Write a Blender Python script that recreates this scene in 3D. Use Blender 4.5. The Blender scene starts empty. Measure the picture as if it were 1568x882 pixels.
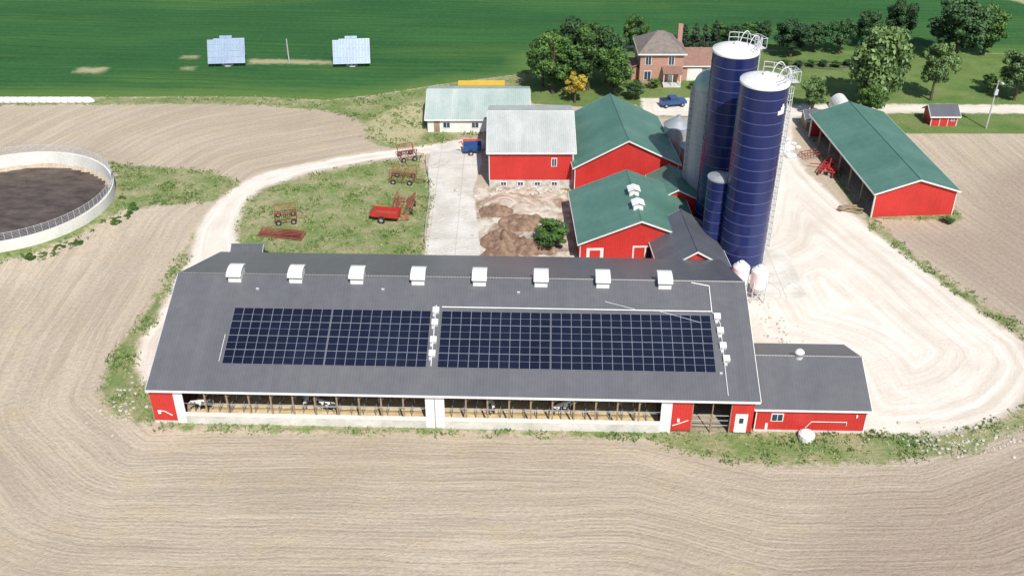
import bpy, math, random
import numpy as np
from mathutils import Vector, Matrix, noise as mnoise
random.seed(7); rng=np.random.default_rng(7)
R=math.radians
sc=bpy.context.scene
# ------------------------------------------------------------------ materials
def nodes(name):
    m=bpy.data.materials.new(name); m.use_nodes=True
    nt=m.node_tree; b=nt.nodes['Principled BSDF']; return m,nt,b
def mixc(nt,fac,a,b,mode='MIX'):
    n=nt.nodes.new('ShaderNodeMix'); n.data_type='RGBA'; n.blend_type=mode
    for s,v in ((n.inputs['Factor'],fac),(n.inputs['A'],a),(n.inputs['B'],b)):
        if isinstance(v,bpy.types.NodeSocket): nt.links.new(v,s)
        elif isinstance(v,(int,float)): s.default_value=v
        else: s.default_value=(*v,1)
    return n.outputs['Result']
def math_(nt,op,a,b=0.0,c=None,clamp=False):
    n=nt.nodes.new('ShaderNodeMath'); n.operation=op; n.use_clamp=clamp
    for i,v in enumerate([a,b]+([c] if c is not None else [])):
        if isinstance(v,bpy.types.NodeSocket): nt.links.new(v,n.inputs[i])
        else: n.inputs[i].default_value=v
    return n.outputs[0]
def noi(nt,vec,scale,detail=4,rough=.55,sc3=None,dist=0,rotz=0):
    n=nt.nodes.new('ShaderNodeTexNoise'); n.inputs['Scale'].default_value=scale
    n.inputs['Detail'].default_value=detail; n.inputs['Roughness'].default_value=rough
    n.inputs['Distortion'].default_value=dist
    if sc3:
        mp=nt.nodes.new('ShaderNodeMapping'); mp.inputs['Scale'].default_value=sc3; mp.inputs['Rotation'].default_value=(0,0,rotz)
        nt.links.new(vec,mp.inputs['Vector']); vec=mp.outputs[0]
    nt.links.new(vec,n.inputs['Vector']); return n.outputs['Fac']
def rng_(nt,v,a,b,c=0,d=1,smooth=False):
    n=nt.nodes.new('ShaderNodeMapRange'); nt.links.new(v,n.inputs['Value'])
    n.inputs['From Min'].default_value=a;n.inputs['From Max'].default_value=b
    n.inputs['To Min'].default_value=c;n.inputs['To Max'].default_value=d
    if smooth:n.interpolation_type='SMOOTHSTEP'
    return n.outputs[0]
def bump(nt,b,h,strength=.5,dist=.1):
    n=nt.nodes.new('ShaderNodeBump'); n.inputs['Strength'].default_value=strength
    n.inputs['Distance'].default_value=dist
    nt.links.new(h,n.inputs['Height']); nt.links.new(n.outputs[0],b.inputs['Normal'])
def mk(name,c1,c2=None,scale=.8,rough=.7,metal=0,rib=None,ribax=0,bs=0,streak=None):
    m,nt,b=nodes(name)
    if c2 is None: c2=tuple(v*.8 for v in c1)
    tc=nt.nodes.new('ShaderNodeTexCoord'); vec=tc.outputs['Object']
    f=rng_(nt,noi(nt,vec,scale,6,.65,sc3=streak),.35,.65)
    col=mixc(nt,f,c1,c2)
    f2=rng_(nt,noi(nt,vec,scale*9,3),.3,.7,.92,1.06)
    g=nt.nodes.new('ShaderNodeCombineColor')
    for i in range(3): nt.links.new(f2,g.inputs[i])
    col=mixc(nt,1.0,col,g.outputs[0],'MULTIPLY')
    if rib:
        s=nt.nodes.new('ShaderNodeSeparateXYZ'); nt.links.new(vec,s.inputs[0])
        x=math_(nt,'MULTIPLY',s.outputs[ribax],2*math.pi/rib)
        w=math_(nt,'SINE',x); w=math_(nt,'POWER',math_(nt,'MULTIPLY_ADD',w,.5,.5),4)
        col=mixc(nt,math_(nt,'MULTIPLY',w,.14),col,tuple(min(1,v*1.5+.03) for v in c1))
        fl=math_(nt,'FLOOR',math_(nt,'DIVIDE',s.outputs[ribax],.92))
        wn=nt.nodes.new('ShaderNodeTexWhiteNoise'); wn.noise_dimensions='1D'; nt.links.new(fl,wn.inputs['W'])
        col=mixc(nt,math_(nt,'MULTIPLY',wn.outputs['Value'],.13),col,tuple(v*.5 for v in c1))
        bump(nt,b,w,.4,.02)
    elif bs: bump(nt,b,noi(nt,vec,bs,5),.6,.05)
    nt.links.new(col,b.inputs['Base Color'])
    b.inputs['Roughness'].default_value=rough; b.inputs['Metallic'].default_value=metal
    return m
M={}
M['roof_grey']=mk('grey_metal_roof',(.115,.117,.128),(.138,.138,.146),.12,.42,rib=.31)
M['roof_green']=mk('green_metal_roof',(.072,.175,.135),(.11,.225,.18),.2,.5,rib=.31)
M['roof_pale']=mk('weathered_metal_roof',(.46,.52,.49),(.32,.41,.375),.35,.55,rib=.31,streak=(1,.3,1))
M['roof_paleg']=mk('galvanised_metal_roof',(.54,.555,.53),(.40,.43,.40),.45,.55,rib=.31,streak=(1,.25,1))
M['roof_dark']=mk('dark_grey_roof',(.095,.10,.118),(.12,.125,.14),.2,.45,rib=.31)
M['red']=mk('red_siding',(.58,.038,.03),(.48,.03,.025),.3,.55,rib=.3)
M['red_g']=mk('red_gable_siding',(.58,.038,.03),(.48,.03,.025),.3,.55,rib=.3,ribax=1)
M['white']=mk('white_paint',(.80,.80,.78),(.70,.70,.67),.6,.5)
M['conc']=mk('concrete_wall',(.68,.66,.61),(.50,.48,.43),.5,.85,bs=6)
M['stone']=mk('stone_foundation',(.66,.64,.59),(.34,.32,.29),1.6,.9,bs=4)
M['dark']=mk('dark_interior',(.02,.02,.022),(.035,.032,.03),.5,.9)
M['steel']=mk('galvanised_steel',(.55,.57,.58),(.4,.42,.44),.7,.4,.5)
M['steelp']=mk('painted_grey_steel',(.58,.6,.62),(.46,.48,.5),.9,.5)
M['navy']=mk('navy_glass_steel',(.010,.018,.085),(.016,.028,.125),.25,.25,streak=(1,1,.25))
M['navyring']=mk('navy_ring',(.10,.13,.28),(.06,.08,.21),.5,.4)
M['stave']=mk('concrete_stave',(.50,.51,.49),(.35,.37,.36),.5,.8,streak=(1,1,.15))
M['domeg']=mk('green_dome_steel',(.40,.52,.46),(.28,.40,.35),.6,.4,.3)
M['wood']=mk('weathered_wood',(.34,.26,.17),(.24,.18,.12),1.2,.85)
M['straw']=mk('straw_bedding',(.72,.56,.32),(.52,.39,.21),1.3,.95,bs=5)
M['floor']=mk('barn_concrete_floor',(.42,.35,.25),(.28,.22,.16),.6,.9)
M['curt']=mk('curtain_fabric',(.76,.75,.70),(.66,.65,.6),.4,.8)
M['rust']=mk('rusty_red_steel',(.34,.08,.05),(.2,.07,.045),2.5,.8)
M['redp']=mk('red_implement_paint',(.62,.03,.03),(.42,.04,.03),1.5,.4)
M['blue']=mk('blue_paint',(.02,.07,.28),(.03,.09,.22),1.5,.3)
M['black']=mk('rubber',(.02,.02,.02),(.03,.03,.03),2,.8)
M['glass']=mk('window_glass',(.03,.05,.08),(.05,.07,.1),.5,.1)
M['yellow']=mk('yellow_paint',(.75,.48,.04),(.62,.4,.04),.8,.4)
M['liquid']=mk('manure_liquid',(.050,.036,.030),(.125,.095,.078),.3,.6,bs=1.2,streak=(1,2.2,1))
M['manure']=mk('manure_heap',(.15,.085,.06),(.32,.22,.15),.9,.95,bs=3)
M['pv']=mk('pv_cell',(.007,.009,.022),(.011,.015,.034),.15,.2)
M['pvfr']=mk('pv_frame',(.36,.39,.44),(.28,.31,.36),1,.4,.2)
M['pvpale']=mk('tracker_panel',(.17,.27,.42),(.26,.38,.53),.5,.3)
M['hroof']=mk('shingle_roof',(.24,.20,.175),(.17,.145,.13),1.5,.9,bs=5)
M['hroof2']=mk('brown_shingle_roof',(.29,.17,.13),(.22,.125,.1),1.5,.9,bs=5)
M['bark']=mk('bark',(.12,.09,.065),(.07,.05,.04),2,.9)
M['rock']=mk('pale_rock',(.6,.57,.51),(.42,.39,.34),1.5,.9,bs=3)
def brickmat():
    m,nt,b=nodes('red_brick'); tc=nt.nodes.new('ShaderNodeTexCoord')
    mp=nt.nodes.new('ShaderNodeMapping'); mp.inputs['Rotation'].default_value=(R(90),0,0)
    nt.links.new(tc.outputs['Object'],mp.inputs[0])
    br=nt.nodes.new('ShaderNodeTexBrick'); nt.links.new(mp.outputs[0],br.inputs[0])
    br.inputs['Color1'].default_value=(.46,.23,.155,1);br.inputs['Color2'].default_value=(.36,.17,.115,1)
    br.inputs['Mortar'].default_value=(.5,.42,.36,1);br.inputs['Scale'].default_value=2.2
    nt.links.new(br.outputs['Color'],b.inputs['Base Color']); b.inputs['Roughness'].default_value=.9
    return m
M['brick']=brickmat()
def leafmat(name,dark,light):
    m,nt,b=nodes(name)
    a=nt.nodes.new('ShaderNodeAttribute'); a.attribute_name='tone'
    oi=nt.nodes.new('ShaderNodeObjectInfo')
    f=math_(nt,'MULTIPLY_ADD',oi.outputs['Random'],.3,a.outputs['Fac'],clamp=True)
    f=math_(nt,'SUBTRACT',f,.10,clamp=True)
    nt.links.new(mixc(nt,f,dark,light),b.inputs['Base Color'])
    b.inputs['Roughness'].default_value=.65
    return m
M['leaf']=leafmat('maple_leaves',(.022,.065,.014),(.12,.235,.04))
M['leafd']=leafmat('dark_leaves',(.014,.042,.016),(.065,.145,.04))
M['leafl']=leafmat('willow_leaves',(.05,.105,.028),(.20,.31,.10))
M['leafy']=leafmat('golden_leaves',(.26,.19,.02),(.60,.46,.06))
M['leafc']=leafmat('conifer_needles',(.018,.045,.022),(.06,.11,.05))
M['grassb']=leafmat('grass_blades',(.09,.17,.035),(.38,.41,.17))
def cowmat():
    m,nt,b=nodes('cow_hide'); tc=nt.nodes.new('ShaderNodeTexCoord')
    f=rng_(nt,noi(nt,tc.outputs['Object'],1.7,2),.47,.5)
    nt.links.new(mixc(nt,f,(.03,.028,.026),(.72,.69,.64)),b.inputs['Base Color']); b.inputs['Roughness'].default_value=.7
    return m
M['cow']=cowmat()
# ------------------------------------------------------------------ mesh builder
class MB:
    def __init__(s): s.v=[];s.f=[];s.m=[];s.mats=[]
    def mi(s,k):
        if k not in s.mats: s.mats.append(k)
        return s.mats.index(k)
    def poly(s,pts,k):
        n=len(s.v); s.v+= [tuple(p) for p in pts]; s.f.append(list(range(n,n+len(pts)))); s.m.append(s.mi(k))
    def box(s,x0,x1,y0,y1,z0,z1,k,T=None):
        n=len(s.v); c=[(x0,y0,z0),(x1,y0,z0),(x1,y1,z0),(x0,y1,z0),(x0,y0,z1),(x1,y0,z1),(x1,y1,z1),(x0,y1,z1)]
        if T: c=[tuple(T(*p)) for p in c]
        s.v+=c
        for f in ((0,3,2,1),(4,5,6,7),(0,1,5,4),(1,2,6,5),(2,3,7,6),(3,0,4,7)):
            s.f.append([n+i for i in f]); s.m.append(s.mi(k))
    def slab(s,q,th,k):
        n=len(s.v); s.v+=[tuple(p) for p in q]+[(p[0],p[1],p[2]-th) for p in q]
        L=len(q)
        s.f.append([n+i for i in range(L)]); s.m.append(s.mi(k))
        s.f.append([n+L+i for i in reversed(range(L))]); s.m.append(s.mi(k))
        for i in range(L):
            j=(i+1)%L; s.f.append([n+i,n+L+i,n+L+j,n+j]); s.m.append(s.mi(k))
    def tube(s,p,q,r,k,seg=6,r2=None):
        p=Vector(p);q=Vector(q);d=(q-p)
        if d.length<1e-6:return
        d.normalize(); a=d.orthogonal().normalized(); b=d.cross(a); r2=r if r2 is None else r2
        n=len(s.v)
        for c,rr in ((p,r),(q,r2)):
            for i in range(seg):
                t=2*math.pi*i/seg; s.v.append(tuple(c+a*math.cos(t)*rr+b*math.sin(t)*rr))
        for i in range(seg):
            j=(i+1)%seg; s.f.append([n+i,n+j,n+seg+j,n+seg+i]); s.m.append(s.mi(k))
        s.f.append([n+i for i in reversed(range(seg))]); s.m.append(s.mi(k))
        s.f.append([n+seg+i for i in range(seg)]); s.m.append(s.mi(k))
    def lathe(s,prof,k,seg=32,cx=0,cy=0):
        n=len(s.v)
        for r,z in prof:
            for i in range(seg):
                t=2*math.pi*i/seg; s.v.append((cx+r*math.cos(t),cy+r*math.sin(t),z))
        for a in range(len(prof)-1):
            for i in range(seg):
                j=(i+1)%seg; s.f.append([n+a*seg+i,n+a*seg+j,n+(a+1)*seg+j,n+(a+1)*seg+i]); s.m.append(s.mi(k))
    def path(s,pts,r,k,seg=5):
        for a,b in zip(pts[:-1],pts[1:]): s.tube(a,b,r,k,seg)
    def obj(s,name,parent=None,smooth=False,loc=(0,0,0),rot=0):
        me=bpy.data.meshes.new(name); me.from_pydata(s.v,[],s.f)
        for k in s.mats: me.materials.append(M[k])
        me.polygons.foreach_set('material_index',s.m)
        if smooth: me.polygons.foreach_set('use_smooth',[True]*len(s.f))
        me.update()
        o=bpy.data.objects.new(name,me); bpy.context.collection.objects.link(o)
        if parent: o.parent=parent
        else: o.location=loc; o.rotation_euler=(0,0,rot)
        return o
def empty(name,loc=(0,0,0),rot=0):
    o=bpy.data.objects.new(name,None); bpy.context.collection.objects.link(o)
    o.location=loc;o.rotation_euler=(0,0,R(rot)); o.empty_display_size=.5; return o
# ------------------------------------------------------------------ ground
TC=(-68.2,122.0); TR=13.6
polys={
'green':[[(-700,162.8),(-142,162.8),(-87,162.5),(-72.7,162.8),(-42.7,163.1),(-31.4,161.9),(-23.9,164),(-14.1,168.2),(3.1,174.6),(4.4,182.1),(22,188.7),(42.1,188.7),(51.6,186.5),(63.6,185),(96.6,185),(700,185),(2500,2500),(-2500,2500)]],
'grass':[[(-142,162.8),(-87,162.5),(-72.7,162.8),(-42.7,163.1),(-31.4,161.9),(-23.9,164),(-14.1,168.2),(3.1,174.6),(3.2,167.3),(1.8,162.8),(1.8,167.3),(-14.5,165.8),(-13.4,149),(-4.5,147.8),(-13.4,142.8),(-18.4,142.1),(-22.8,145.3),(-23.2,150.3),(-26,154.3),(-30.7,157.1),(-41.7,159.6),(-85,159.6),(-142,159.6)],
 [(-36.9,124.5),(-35.5,128.5),(-29.8,133),(-21.8,137),(-14.2,139.3),(-12.4,134.8),(-11,124.5),(-11.1,117),(-10.9,107),(-34,107),(-36.4,117)],
 [(-41.7,117),(-42,108.7),(-42.2,101.2),(-42.7,94.3),(-43.6,88.1),(-42.7,82.4),(-39.9,78.7),(-35.4,77),(-36.2,82.4),(-40.2,86.9),(-41.2,91.2),(-40.5,95.6),(-40.9,102.6),(-40.6,109.5),(-41.3,117)],
 [(-59.2,136.4),(-53.5,135.9),(-43.4,134.4),(-38.8,130.5),(-41.1,124.9),(-48.8,123.5),(-52.4,120.7),(-55.2,114.2),(-60,109.2),(-64,106.7),(-71,105.3),(-82,108),(-70,112),(-60,118),(-56,125),(-57,131)],
 [(-35.1,77.7),(-8.6,76.9),(16.7,76.3),(23.4,76.4),(34.9,76),(44.7,76.7),(49.2,78.2),(51.9,80.3),(53.1,78.2),(44.8,73.4),(34.7,71.4),(25.5,71.4),(19.5,72),(16,73.4),(12.5,75.2),(-8.6,75.9),(-34.9,76.5)],
 [(48.1,119.8),(49.1,117.9),(50.9,110),(53.1,104),(56,98.3),(59.1,91.8),(58.3,89.9),(54.5,96.6),(52,102.3),(49.6,109),(47,116.7)],
 [(26.7,98.3),(31,100.4),(31,97),(29.4,91.8),(26.5,91.8),(26.5,95)],
 [(46.5,152),(48,124),(47.5,119.5),(61,119),(60.5,122),(46.5,121)]],
'gravel':[[(43.5,156),(46.6,156),(42.7,140.5),(43.3,133),(45.4,123.5),(47.4,116.7),(50.3,108.7),(52.4,102.2),(54.4,96.3),(56.5,91.2),(56.1,85.7),(52,80.8),(48.6,78.2),(43.9,76.2),(39.2,75.5),(34.8,75.8),(33,80),(33,86),(25,90),(24,100),(24,112),(32,117),(38,137)],
 [(21.8,162.8),(31.8,162.8),(31.8,159.3),(56.6,159.9),(85.9,159.9),(600,165),(600,161),(84.2,156),(55.3,155.7),(47,154.4),(43.1,153.6),(29.5,154.9),(21.4,154.9)],
 [(-4.5,146),(-8.5,145.3),(-16.4,142.2),(-22.2,140.5),(-30.5,137),(-36.6,133.7),(-38.8,130.5),(-41,124.5),(-41.7,117),(-40.6,109.5),(-40.9,102.6),(-40.5,95.6),(-41.2,91.8),(-40.4,86.9),(-38.6,84),(-35.5,84),(-35.2,104.8),(-34,108),(-33.8,108.7),(-36.4,117),(-36.7,124.5),(-35.5,128.5),(-29.9,133.7),(-21.8,137.5),(-16.1,139.3),(-13.2,139.8),(-4.4,142.9)]],
'concrete':[[(-12,143.6),(-5,146),(-4.5,137),(-5.5,128.5),(-4.8,120.7),(-3.6,106),(-11,106),(-11.2,124.5),(-12.5,137)],
 [(31.4,111.9),(34.9,111.1),(35,100.4),(29.6,99.7),(26,98.3),(25.5,102.6)],[(33,80.3),(35.4,79.8),(35.4,76.3),(33,76)]],
'mud':[[(-5,128.5),(-3.6,129.6),(8.9,128.8),(8.2,124.5),(8.3,106),(-4,106),(-5.2,120.7)]],
'lawn':[[(2.8,175),(4.4,181.5),(21.8,187.9),(96.5,184.7),(300,184.7),(300,147.6),(80.9,147.8),(61.2,147.6),(58.7,152.7),(48.7,150.4),(47,154.9),(43.1,153.6),(21.4,154.9),(20.9,159.9),(12.6,158.5),(3.4,159.9),(1.8,168.8)]],
'soil':[[(48,116),(60.2,119.8),(64.2,130.5),(69,136),(78,140.5),(101,141.7),(300,140),(300,77),(90,77),(58.4,90.5),(54.7,97.3),(52.1,102.9),(50.5,109.3)],
 [(27.5,67.4),(50.6,77.2),(90,84),(90,40),(14,40),(20,56)]],
'dry':[[(-79,177.6),(-73.5,177.6),(-73.5,174.2),(-79,174.5)],[(-60,178),(-57.6,178),(-57.6,176),(-60,176)],[(-62,184),(-58.6,184),(-58.6,182),(-62,182)],[(-49,182),(-33,181),(-32.6,178.7),(-48.5,179)],[(-23.5,151.7),(-20,158.5),(-14.9,162.8),(-13.4,149),(-14.5,143.6),(-18.5,142.9),(-22.9,146.1)],[(98,235),(104,235),(124,205),(118,203)]],
'garden':[[(46,181),(66,181),(66,176),(46,176.5)]],
'island':[[(-42,82.4),(-43,94.3),(-42.2,118.8),(-36.8,134),(-8.6,147.8),(43.7,151.7),(48,119.8),(59,91.8),(52.5,78.2),(37.8,71.4),(24.2,71.1),(12.5,75.5),(-35,76)]],
}
def axis(lo,hi,step,far0,far1):
    a=list(np.arange(lo,hi+1e-6,step)); s=step; x=lo; L=[]
    while x>far0: s*=1.35; x-=s; L.append(x)
    s=step; x=hi; H=[]
    while x<far1: s*=1.35; x+=s; H.append(x)
    return np.array(L[::-1]+a+H)
xs=axis(-112,125,.8,-2500,2500); ys=axis(50,205,.7,-300,3000)
X,Y=np.meshgrid(xs,ys); X=X.ravel();Y=Y.ravel()
d=np.hypot(X-TC[0],Y-TC[1]); near=np.abs(d-TR)<.45
X=np.where(near,TC[0]+(X-TC[0])/np.maximum(d,.01)*TR,X);Y=np.where(near,TC[1]+(Y-TC[1])/np.maximum(d,.01)*TR,Y)
def sdf(poly,px,py):
    n=len(poly); dist=np.full(px.shape,1e9); ins=np.zeros(px.shape,bool)
    for i in range(n):
        ax,ay=poly[i];bx,by=poly[(i+1)%n]; ex,ey=bx-ax,by-ay
        t=np.clip(((px-ax)*ex+(py-ay)*ey)/(ex*ex+ey*ey+1e-9),0,1)
        dist=np.minimum(dist,np.hypot(px-ax-t*ex,py-ay-t*ey))
        c=((ay>py)!=(by>py))&(px<(bx-ax)*(py-ay)/((by-ay) if abs(by-ay)>1e-9 else 1e-9)+ax); ins^=c
    return np.where(ins,dist,-dist)
SD={k:np.max([sdf(p,X,Y) for p in v],axis=0) for k,v in polys.items()}
d=np.hypot(X-TC[0],Y-TC[1])
Z=np.where(d>=TR-.02,1.1*np.clip(1-(d-TR)/8,0,1)**1.5,-.3)
fieldmask=np.clip(-SD['island']/6,0,1)
Z+=.10*np.sin(X*.11+Y*.05)*np.sin(Y*.09)*fieldmask*(d>TR+1)
md=np.clip(SD['mud']/1.5,0,1)
Z+=md*.12*(np.sin(X*1.3+2*np.sin(Y*.7))*np.sin(Y*1.1+X*.4)) 
nx,ny=len(xs),len(ys)
idx=np.arange(nx*ny).reshape(ny,nx)
F=np.stack([idx[:-1,:-1],idx[:-1,1:],idx[1:,1:],idx[1:,:-1]],-1).reshape(-1,4)
me=bpy.data.meshes.new('ground'); me.vertices.add(nx*ny)
me.vertices.foreach_set('co',np.stack([X,Y,Z],-1).ravel().astype(np.float32))
me.loops.add(F.size); me.loops.foreach_set('vertex_index',F.ravel().astype(np.int32))
me.polygons.add(len(F)); me.polygons.foreach_set('loop_start',np.arange(0,F.size,4,dtype=np.int32)); 
me.polygons.foreach_set('use_smooth',np.ones(len(F),bool))
me.update(calc_edges=True); me.validate()
for k,a in SD.items():
    at=me.attributes.new(k,'FLOAT','POINT'); at.data.foreach_set('value',a.astype(np.float32))
ground=bpy.data.objects.new('ground',me); bpy.context.collection.objects.link(ground)
m,nt,b=nodes('farm_ground'); me.materials.append(m)
geo=nt.nodes.new('ShaderNodeNewGeometry'); P=geo.outputs['Position']
def attr(k):
    a=nt.nodes.new('ShaderNodeAttribute'); a.attribute_name=k; return a.outputs['Fac']
n_big=noi(nt,P,.03,4,.6); n_mid=noi(nt,P,.25,5,.65); n_fine=noi(nt,P,2.2,6,.7); n_vf=noi(nt,P,7,3,.7)
n_edge=noi(nt,P,.55,5,.7); n_hop=noi(nt,P,.09,3,.6)
isl=attr('island')
sx=nt.nodes.new('ShaderNodeSeparateXYZ'); nt.links.new(P,sx.inputs[0])
onf=rng_(nt,isl,-.8,.2,1,0)
wob=math_(nt,'MULTIPLY_ADD',n_big,3.0,isl)
wob=math_(nt,'MULTIPLY_ADD',n_mid,.25,wob)
def strk(w,kw,ka):
    cx=nt.nodes.new('ShaderNodeCombineXYZ'); nt.links.new(math_(nt,'MULTIPLY',w,kw),cx.inputs[0])
    nt.links.new(math_(nt,'MULTIPLY',sx.outputs[0],ka),cx.inputs[1]); nt.links.new(math_(nt,'MULTIPLY',sx.outputs[1],ka),cx.inputs[2])
    return noi(nt,cx.outputs[0],1,3,.6)
st1=strk(wob,1.1,.05); st2=strk(wob,3.2,.12)
row=math_(nt,'SINE',math_(nt,'MULTIPLY',wob,2*math.pi/1.05))
row2=math_(nt,'SINE',math_(nt,'MULTIPLY',wob,2*math.pi/.42))
rowm=math_(nt,'MULTIPLY',rng_(nt,n_hop,.38,.62,.25,1),onf)
c=mixc(nt,rng_(nt,n_big,.38,.62),(.485,.40,.30),(.585,.495,.385))
c=mixc(nt,math_(nt,'MULTIPLY',rng_(nt,n_mid,.52,.72),.5),c,(.57,.45,.25))
c=mixc(nt,math_(nt,'MULTIPLY',rng_(nt,n_fine,.42,.62),.42),c,(.34,.275,.21))
c=mixc(nt,math_(nt,'MULTIPLY',rng_(nt,n_vf,.55,.75),.35),c,(.74,.66,.52))
c=mixc(nt,math_(nt,'MULTIPLY',rng_(nt,st1,.5,.66),.34),c,(.36,.29,.225))
c=mixc(nt,math_(nt,'MULTIPLY',rng_(nt,st1,.50,.34),.3),c,(.68,.58,.43))
c=mixc(nt,math_(nt,'MULTIPLY',rng_(nt,st2,.5,.66),.28),c,(.33,.27,.21))
c=mixc(nt,math_(nt,'MULTIPLY',math_(nt,'MULTIPLY',rng_(nt,row,.1,1),rowm),.16),c,(.30,.25,.2))
c=mixc(nt,math_(nt,'MULTIPLY',math_(nt,'MULTIPLY',rng_(nt,row2,.1,1),rowm),.09),c,(.30,.25,.2))
def layer(c,key,col,amp,w,off=0,op=1.0,ns=None):
    s=attr(key); s=math_(nt,'ADD',s,math_(nt,'MULTIPLY',math_(nt,'SUBTRACT',ns or n_edge,.5),amp))
    f=rng_(nt,s,off-w,off+w,0,op,True); return mixc(nt,f,c,col)
soil=mixc(nt,rng_(nt,n_fine,.35,.65),(.39,.30,.24),(.28,.215,.175))
soil=mixc(nt,math_(nt,'MULTIPLY',rng_(nt,st1,.4,.62),.5),soil,(.48,.39,.30))
soil=mixc(nt,math_(nt,'MULTIPLY',rng_(nt,row,0,1),.25),soil,(.24,.185,.15))
c=layer(c,'soil',soil,6,4,2,.72,st1)
g=mixc(nt,rng_(nt,noi(nt,P,.05,4,.6,sc3=(.5,1.6,1)),.38,.62),(.034,.118,.038),(.05,.15,.045))
g=mixc(nt,math_(nt,'MULTIPLY',rng_(nt,noi(nt,P,.028,5,.65,sc3=(.35,1.5,1)),.5,.66),.6),g,(.12,.22,.05))
yy=math_(nt,'MULTIPLY_ADD',sx.outputs[0],.06,math_(nt,'MULTIPLY_ADD',n_big,4,sx.outputs[1]))
cs=strk(yy,1.3,.03)
cr_=math_(nt,'SINE',math_(nt,'MULTIPLY',yy,2*math.pi/1.9))
g=mixc(nt,math_(nt,'MULTIPLY',rng_(nt,cs,.48,.66),.5),g,(.018,.072,.02))
g=mixc(nt,math_(nt,'MULTIPLY',rng_(nt,cr_,0,1),.25),g,(.018,.072,.02))
g=mixc(nt,math_(nt,'MULTIPLY',rng_(nt,n_fine,.4,.65),.4),g,(.018,.07,.02))
g=mixc(nt,math_(nt,'MULTIPLY',rng_(nt,noi(nt,P,1.1,5,.7),.5,.7),.3),g,(.10,.21,.06))
edge=rng_(nt,math_(nt,'MULTIPLY_ADD',n_hop,6,attr('green')),2,9,.75,0)
g=mixc(nt,edge,g,(.15,.24,.06))
c=layer(c,'green',g,1.2,.25)
gr=mixc(nt,rng_(nt,noi(nt,P,.22,6,.7),.4,.62),(.16,.24,.065),(.42,.37,.215))
gr=mixc(nt,math_(nt,'MULTIPLY',rng_(nt,n_fine,.4,.62),.45),gr,(.09,.165,.04))
c=layer(c,'grass',gr,3.2,.5,.2,.92)
la=mixc(nt,rng_(nt,n_mid,.35,.65),(.11,.19,.05),(.18,.245,.08))
la=mixc(nt,math_(nt,'MULTIPLY',rng_(nt,n_hop,.5,.65),.4),la,(.27,.28,.12))
la=mixc(nt,math_(nt,'MULTIPLY',rng_(nt,n_fine,.45,.65),.25),la,(.07,.13,.03))
c=layer(c,'lawn',la,.6,.25)
c=layer(c,'garden',mixc(nt,rng_(nt,noi(nt,P,.9,3,.6,sc3=(.3,2,1)),.4,.6),(.035,.09,.03),(.2,.2,.1)),.5,.2)
gv=mixc(nt,rng_(nt,n_mid,.35,.65),(.76,.70,.615),(.67,.605,.52))
gs1=strk(math_(nt,'MULTIPLY_ADD',n_big,3,attr('gravel')),1.0,.04)
gv=mixc(nt,rng_(nt,gs1,.5,.64,0,.5),gv,(.56,.48,.39))
gv=mixc(nt,rng_(nt,gs1,.46,.36,0,.5),gv,(.85,.80,.72))
gv=mixc(nt,math_(nt,'MULTIPLY',rng_(nt,n_fine,.5,.7),.35),gv,(.52,.46,.385))
c=layer(c,'gravel',gv,2.4,.5,.1)
c=layer(c,'dry',mixc(nt,n_fine,(.45,.39,.2),(.6,.53,.36)),2.5,.9,.3,.7)
mu=mixc(nt,rng_(nt,noi(nt,P,.3,6,.7,dist=1),.42,.6),(.68,.62,.52),(.34,.24,.18))
mu=mixc(nt,rng_(nt,noi(nt,P,.22,5,.6),.56,.64,0,.7),mu,(.17,.22,.08))
c=layer(c,'mud',mu,2,.4)
vo=nt.nodes.new('ShaderNodeTexVoronoi'); vo.feature='DISTANCE_TO_EDGE'; vo.inputs['Scale'].default_value=.3
mp=nt.nodes.new('ShaderNodeVectorMath'); mp.operation='ADD'; nt.links.new(P,mp.inputs[0])
nn=nt.nodes.new('ShaderNodeTexNoise'); nn.inputs['Scale'].default_value=.7; nn.inputs['Detail'].default_value=6; nt.links.new(P,nn.inputs[0]); nt.links.new(nn.outputs['Color'],mp.inputs[1]); nt.links.new(mp.outputs[0],vo.inputs['Vector'])
cc=mixc(nt,rng_(nt,n_mid,.38,.62),(.72,.69,.63),(.58,.545,.48))
brk=nt.nodes.new('ShaderNodeTexBrick'); brk.offset=0; nt.links.new(P,brk.inputs[0]); brk.inputs['Scale'].default_value=1; brk.inputs['Brick Width'].default_value=3.6; brk.inputs['Row Height'].default_value=4.4; brk.inputs['Mortar Size'].default_value=.06
cc=mixc(nt,math_(nt,'MULTIPLY',brk.outputs['Fac'],.4),cc,(.36,.33,.25))
cc=mixc(nt,math_(nt,'MULTIPLY',rng_(nt,vo.outputs['Distance'],.0,.02,1,0),rng_(nt,n_hop,.45,.6,0,.5)),cc,(.3,.28,.2))
cc=mixc(nt,rng_(nt,n_edge,.6,.7,0,.6),cc,(.38,.37,.22))
c=layer(c,'concrete',cc,.8,.15)
nt.links.new(c,b.inputs['Base Color']); b.inputs['Roughness'].default_value=.95; b.inputs['Specular IOR Level'].default_value=.12
h=math_(nt,'ADD',n_fine,math_(nt,'MULTIPLY',math_(nt,'MULTIPLY',row2,rowm),.06)); h=math_(nt,'MULTIPLY_ADD',n_vf,.5,h); h=math_(nt,'MULTIPLY_ADD',st2,.6,h)
hs=rng_(nt,attr('gravel'),-.5,.5,1,.35); h=math_(nt,'MULTIPLY',h,hs)
bump(nt,b,h,.7,.25)
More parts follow.
